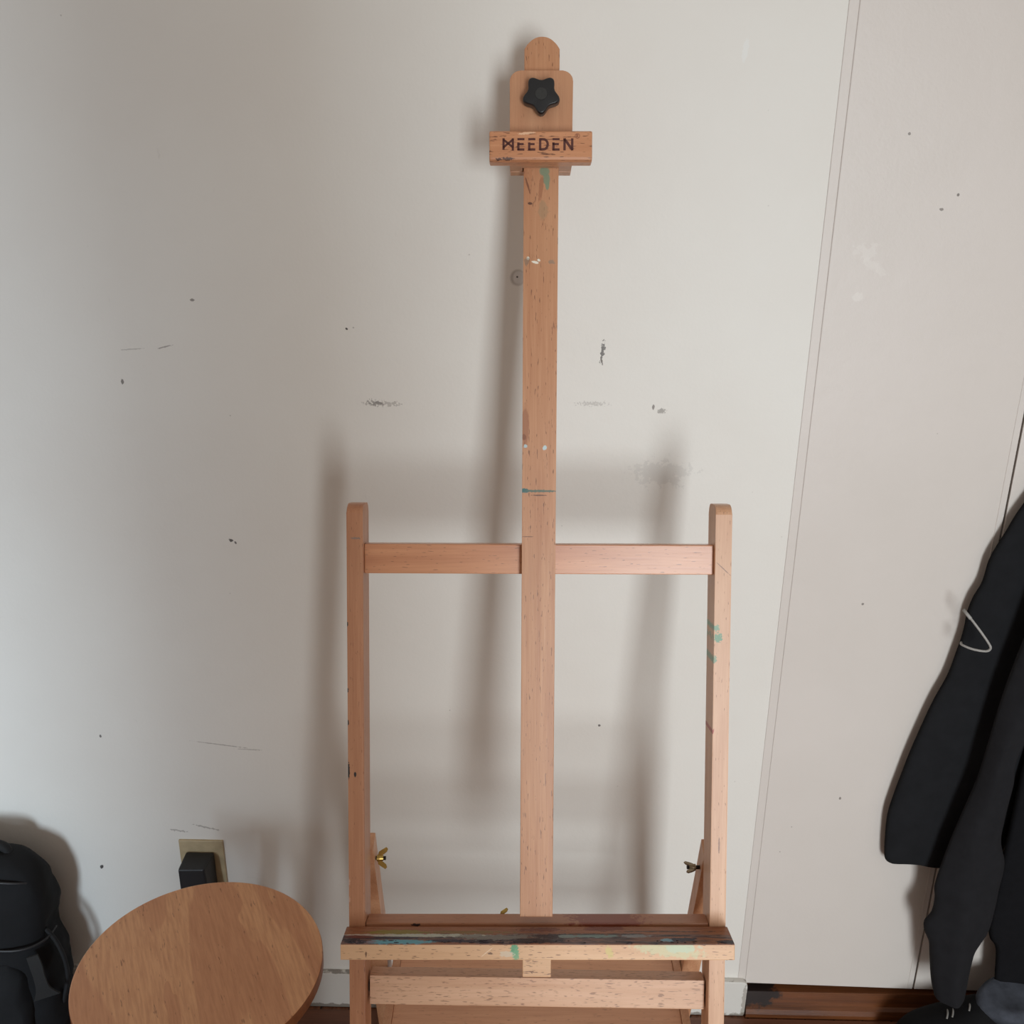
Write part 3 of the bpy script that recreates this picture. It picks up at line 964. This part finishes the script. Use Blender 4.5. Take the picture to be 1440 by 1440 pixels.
jacket = link('jacket', cloth([
    (1.2000, 0.8350, 1.0200), (1.1300, 0.8000, 1.0300), (1.0590, 0.7630, 1.0300), (1.0180, 0.7470, 1.0300), (0.9750, 0.7310, 1.0300), (0.9340, 0.7260, 1.0200), (0.9050, 0.7160, 1.0200),
    (0.8780, 0.7110, 1.0100), (0.8520, 0.7110, 1.0100), (0.8290, 0.7090, 1.0000), (0.8100, 0.7060, 1.0000), (0.7630, 0.6980, 0.9900), (0.7130, 0.6820, 0.9700), (0.6560, 0.6680, 0.9500), (0.6080, 0.6575, 0.9300),
    (0.5600, 0.6490, 0.9200), (0.5240, 0.6430, 0.9000), (0.4840, 0.6385, 0.8800), (0.4410, 0.6405, 0.8600), (0.4050, 0.6440, 0.8500), (0.3880, 0.6480, 0.8400), (0.3790, 0.6560, 0.8300)],
    0.020, 0.042, 2.0, 0.004, 1.3, edge=0.5), M_JACK, None, True)
# lift the hem a little where it scallops up
for v in jacket.data.vertices:
    if v.co.z < 0.41:
        t = min(max((v.co.x - 0.652) / 0.05, 0), 1)
        v.co.z += 0.010 * t * (0.41 - v.co.z) / 0.031
tag(jacket, 'black jacket hanging against the closet door with a grey cord loop', 'jacket')
cd = link('drawcord', tube(spline([(0.690, WY - 0.058, 0.898), (0.698, WY - 0.072, 0.889), (0.712, WY - 0.080, 0.872), (0.724, WY - 0.085, 0.856), (0.7275, WY - 0.086, 0.848), (0.722, WY - 0.084, 0.842), (0.704, WY - 0.078, 0.842), (0.692, WY - 0.066, 0.843), (0.700, WY - 0.045, 0.836)], 6), 0.0019, 8), M_CORD, jacket, True)
cd['label'] = 'thin grey cord loop'
link('cord_tip', tube([(0.6885, WY - 0.056, 0.900), (0.696, WY - 0.070, 0.891)], 0.0026, 10), M_CORD, jacket, True)

trous = link('trousers', cloth([
    (1.0980, 0.8130, 0.9330), (0.9280, 0.7880, 0.8830), (0.7780, 0.7650, 0.8430), (0.6600, 0.7550, 0.8060), (0.6000, 0.7490, 0.8080), (0.5380, 0.7370, 0.8060), (0.4850, 0.7270, 0.8090), (0.4380, 0.7200, 0.8240),
    (0.3860, 0.7145, 0.8240), (0.3580, 0.7185, 0.8250), (0.3280, 0.7180, 0.8250), (0.3060, 0.7085, 0.8250), (0.2840, 0.7120, 0.8230), (0.2610, 0.7230, 0.8150), (0.2370, 0.7280, 0.8080), (0.1920, 0.7365, 0.8065), (0.1630, 0.7435, 0.8065), (0.1440, 0.7500, 0.8065), (0.1360, 0.7520, 0.8065)],
    0.080, 0.108, 1.5, 0.005, 4.1, edge=0.5), M_TROU, None, True)
tag(trous, 'long charcoal garment leg hanging in front of the black jacket down to the shoes', 'trousers')

coat = link('coat', cloth([
    (1.1380, 0.9140, 1.2140), (0.9280, 0.8740, 1.2340), (0.6780, 0.8390, 1.2540), (0.4780, 0.8360, 1.2540), (0.3380, 0.8370, 1.2540), (0.2780, 0.8380, 1.2540), (0.2450, 0.8450, 1.2540), (0.2200, 0.8600, 1.2440), (0.1580, 0.8690, 1.2440), (0.1280, 0.8740, 1.2340)],
    0.052, 0.070, 3.0, 0.004, 7.7, edge=0.5), M_COAT, None, True)
tag(coat, 'black coat hanging rightmost beside the charcoal garment leg, cut off by the photo edge', 'coat')
hooks = empty('coat_rail', (1.0, WY, 1.24))
tag(hooks, 'white wooden peg rail on the closet door holding the dark clothes', 'coat rail')
link('board', box(-0.24, 0.28, -0.016, -0.001, -0.04, 0.04, 0.003), M_BASE, hooks)
for x, z in ((-0.09, -0.03), (0.02, -0.03), (0.16, -0.03)):
    link('peg', tube([(x, -0.014, z), (x, -0.06, z + 0.004), (x, -0.115, z + 0.014)], [0.008, 0.007, 0.009], 12), M_STEEL, hooks, True)


# ------------------------------------------------------------------ shoes
def shoe_outline(t, wd, ln, skew=0.0):
    """half widths along a sole: t from toe 0 to heel 1"""
    base = (math.sin(PI * min(max(t, 0.0), 1.0)) ** 0.45)
    waist = 1.0 - 0.16 * math.exp(-((t - 0.62) / 0.16) ** 2)
    return wd * base * waist


def make_shoe(name, loc, rot, ln, wd, height, upper, sole, welt=None, lace=None, scale_top=1.0):
    root = empty(name, loc)
    root.rotation_euler = (0, 0, rot)
    ts = [0.0, 0.02, 0.06, 0.12, 0.2, 0.3, 0.4, 0.5, 0.6, 0.7, 0.8, 0.88, 0.94, 0.98, 1.0]
    n = 28

    def ring(z, grow, sh=0.0):
        pts = []
        m = 40
        for s in (1, -1):
            rng = range(m + 1) if s == 1 else range(m - 1, 0, -1)
            for k in rng:
                t = k / m
                t = 0.5 - 0.5 * math.cos(PI * t)
                pts.append((ln * (t - 0.5) * grow + sh, s * shoe_outline(t, wd / 2, ln) * grow, z))
        return pts
    link('sole', rings_mesh([ring(0.0, 0.97), ring(0.003, 0.99), ring(0.016, 1.0), ring(0.018, 0.985)]), sole, root, False)
    if welt:
        link('midsole', rings_mesh([ring(0.016, 1.0), ring(0.0175, 1.012), ring(0.022, 1.012), ring(0.0235, 0.99)]), welt, root, False)
    # upper: cross-sections from toe to heel
    secs = []
    for k in range(29):
        t = 0.012 + 0.976 * k / 28
        hw = shoe_outline(t, wd / 2, ln) * 0.97
        prof = 0.066 * (1 - math.exp(-t * 11)) + (height - 0.066) * (1 / (1 + math.exp(-(t - 0.47) * 13))) - 0.012 * max(0, t - 0.9) * 8
        sec = []
        for j in range(20):
            a = 2 * PI * j / 20
            cx_, sx_ = math.cos(a), math.sin(a)
            px = abs(cx_) ** 0.75 * (1 if cx_ > 0 else -1)
            pz = abs(sx_) ** 0.75 * (1 if sx_ > 0 else -1)
            narrow = 1.0 - 0.42 * max(0, pz) * min(1, prof / height)
            sec.append((ln * (t - 0.5), hw * px * narrow, 0.021 + max(0, prof) * 0.5 * (1 + pz)))
        secs.append(sec)
    up = link('upper', rings_mesh(secs), upper, root, True)
    # laces
    if lace:
        for t in (0.33, 0.365, 0.47):
            prof = 0.066 * (1 - math.exp(-t * 11)) + (height - 0.066) * (1 / (1 + math.exp(-(t - 0.47) * 13)))
            z = 0.021 + prof * 0.995
            x = ln * (t - 0.5)
            link('lace', tube(spline([(x, -0.013, z - 0.001), (x + 0.005, -0.004, z + 0.0025), (x + 0.010, 0.008, z + 0.001)], 5), 0.0016, 8), lace, root, True)
    return root


s1 = make_shoe('shoe', (0.822, 1.440, 0.004), math.radians(3), 0.272, 0.104, 0.112, M_SHOE, M_SOLE, M_WELT, M_LACE)
tag(s1, 'black lace-up shoe with grey lining, toe left, under the charcoal garment leg', 'shoe')
# padded grey lining around the foot opening, tilted a little towards the room
lin = []
for (gr, zz) in ((1.0, 0.0), (1.06, 0.016), (1.0, 0.026), (0.86, 0.0285), (0.70, 0.0268), (0.45, 0.0262)):
    lin.append([(0.082 + 0.070 * gr * math.cos(2 * PI * k / 40), -0.004 + 0.038 * gr * math.sin(2 * PI * k / 40),
                 0.110 + zz + 0.10 * 0.070 * gr * math.cos(2 * PI * k / 40) + 0.30 * 0.038 * gr * math.sin(2 * PI * k / 40)) for k in range(40)])
lo = link('lining', rings_mesh(lin), M_GREY, s1, True)
lo['label'] = 'grey scuffed lining of the foot opening'

# ------------------------------------------------------------------ backpack on the left
BX, BY = -1.012, 1.444
bag = empty('backpack', (BX, BY, 0))
tag(bag, 'black nylon backpack slumped against the wall left of the stool', 'backpack')


def bag_rings(rows, per=6, n=56):
    out = []
    for z, rx, ry, ox in spline(rows, per):
        r = []
        for k in range(n):
            a = 2 * PI * k / n
            c, s = math.cos(a), math.sin(a)
            x = abs(c) ** 0.62 * (1 if c > 0 else -1) * rx + ox
            y = abs(s) ** 0.62 * (1 if s > 0 else -1) * ry
            wob = 0.010 * mnoise.noise(Vector((x * 11, y * 11, z * 13))) + 0.007 * mnoise.noise(Vector((x * 26, y * 26, z * 17 + 5))) + 0.003 * mnoise.noise(Vector((x * 60, y * 60, z * 40 + 9)))
            r.append((x + wob, (y + wob * (1 if s < 0 else 0.3)) * 0.72, z * 1.015))
        out.append(r)
    return out


# right-hand silhouette follows the photo: bulging top pocket, waist, wider base
link('body', rings_mesh(bag_rings([(0.004, 0.150, 0.080, 0.0), (0.02, 0.166, 0.090, 0.0), (0.07, 0.176, 0.096, 0.0), (0.115, 0.180, 0.098, 0.0), (0.16, 0.172, 0.098, 0.0), (0.20, 0.170, 0.096, 0.0),
                                   (0.24, 0.166, 0.092, 0.0), (0.29, 0.175, 0.088, 0.0), (0.335, 0.178, 0.080, 0.0), (0.366, 0.170, 0.070, 0.0), (0.392, 0.150, 0.056, 0.0), (0.407, 0.118, 0.040, 0.0), (0.412, 0.07, 0.02, 0.0)])), M_BAG, bag, True)
link('front_pocket', rings_mesh([[(p[0], p[1] - 0.056, p[2]) for p in r] for r in bag_rings(
    [(0.012, 0.10, 0.030, 0.01), (0.04, 0.126, 0.040, 0.01), (0.11, 0.132, 0.044, 0.01), (0.18, 0.126, 0.038, 0.01), (0.215, 0.10, 0.024, 0.01)])]), M_BAG, bag, True)
link('top_handle', tube(spline([(-0.045, 0.0, 0.408), (-0.03, -0.002, 0.424), (0.02, -0.004, 0.428), (0.100, 0.0, 0.425), (0.116, 0.0, 0.400)], 6), 0.0085, 10), M_BAGD, bag, True)
link('zip', tube(spline([(-0.15, -0.064, 0.246), (-0.06, -0.068, 0.254), (0.06, -0.068, 0.254), (0.135, -0.062, 0.250), (0.168, -0.035, 0.248), (0.1735, 0.0, 0.248)], 6), 0.0024, 8), M_ZIP, bag, True)
link('zip', tube(spline([(-0.13, -0.044, 0.375), (-0.05, -0.050, 0.388), (0.06, -0.050, 0.388), (0.14, -0.041, 0.377), (0.165, -0.016, 0.36)], 6), 0.0022, 8), M_ZIP, bag, True)
# side strap with its flared grey tail
sp = bmesh.new()
strap = spline([(0.156, -0.064, 0.236, 0.008), (0.161, -0.067, 0.215, 0.0085), (0.164, -0.068, 0.190, 0.008), (0.166, -0.069, 0.165, 0.010), (0.168, -0.071, 0.142, 0.019)], 5)
rr = []
for x, y, z, hw in strap:
    rr.append([(x - hw, y + hw * 0.15, z), (x + hw, y + hw * 1.2, z), (x + hw, y + hw * 1.2 - 0.003, z), (x - hw, y + hw * 0.15 - 0.003, z)])
ws = link('strap_tail', rings_mesh(rr), M_WEB, bag)
ws['label'] = 'grey webbing strap tail'
link('side_strap', tube(spline([(0.165, -0.02, 0.26), (0.180, -0.02, 0.232), (0.190, -0.02, 0.185), (0.187, -0.02, 0.14), (0.172, -0.02, 0.09)], 6), 0.004, 8), M_BAGD, bag, True)

bpy.context.view_layer.update()
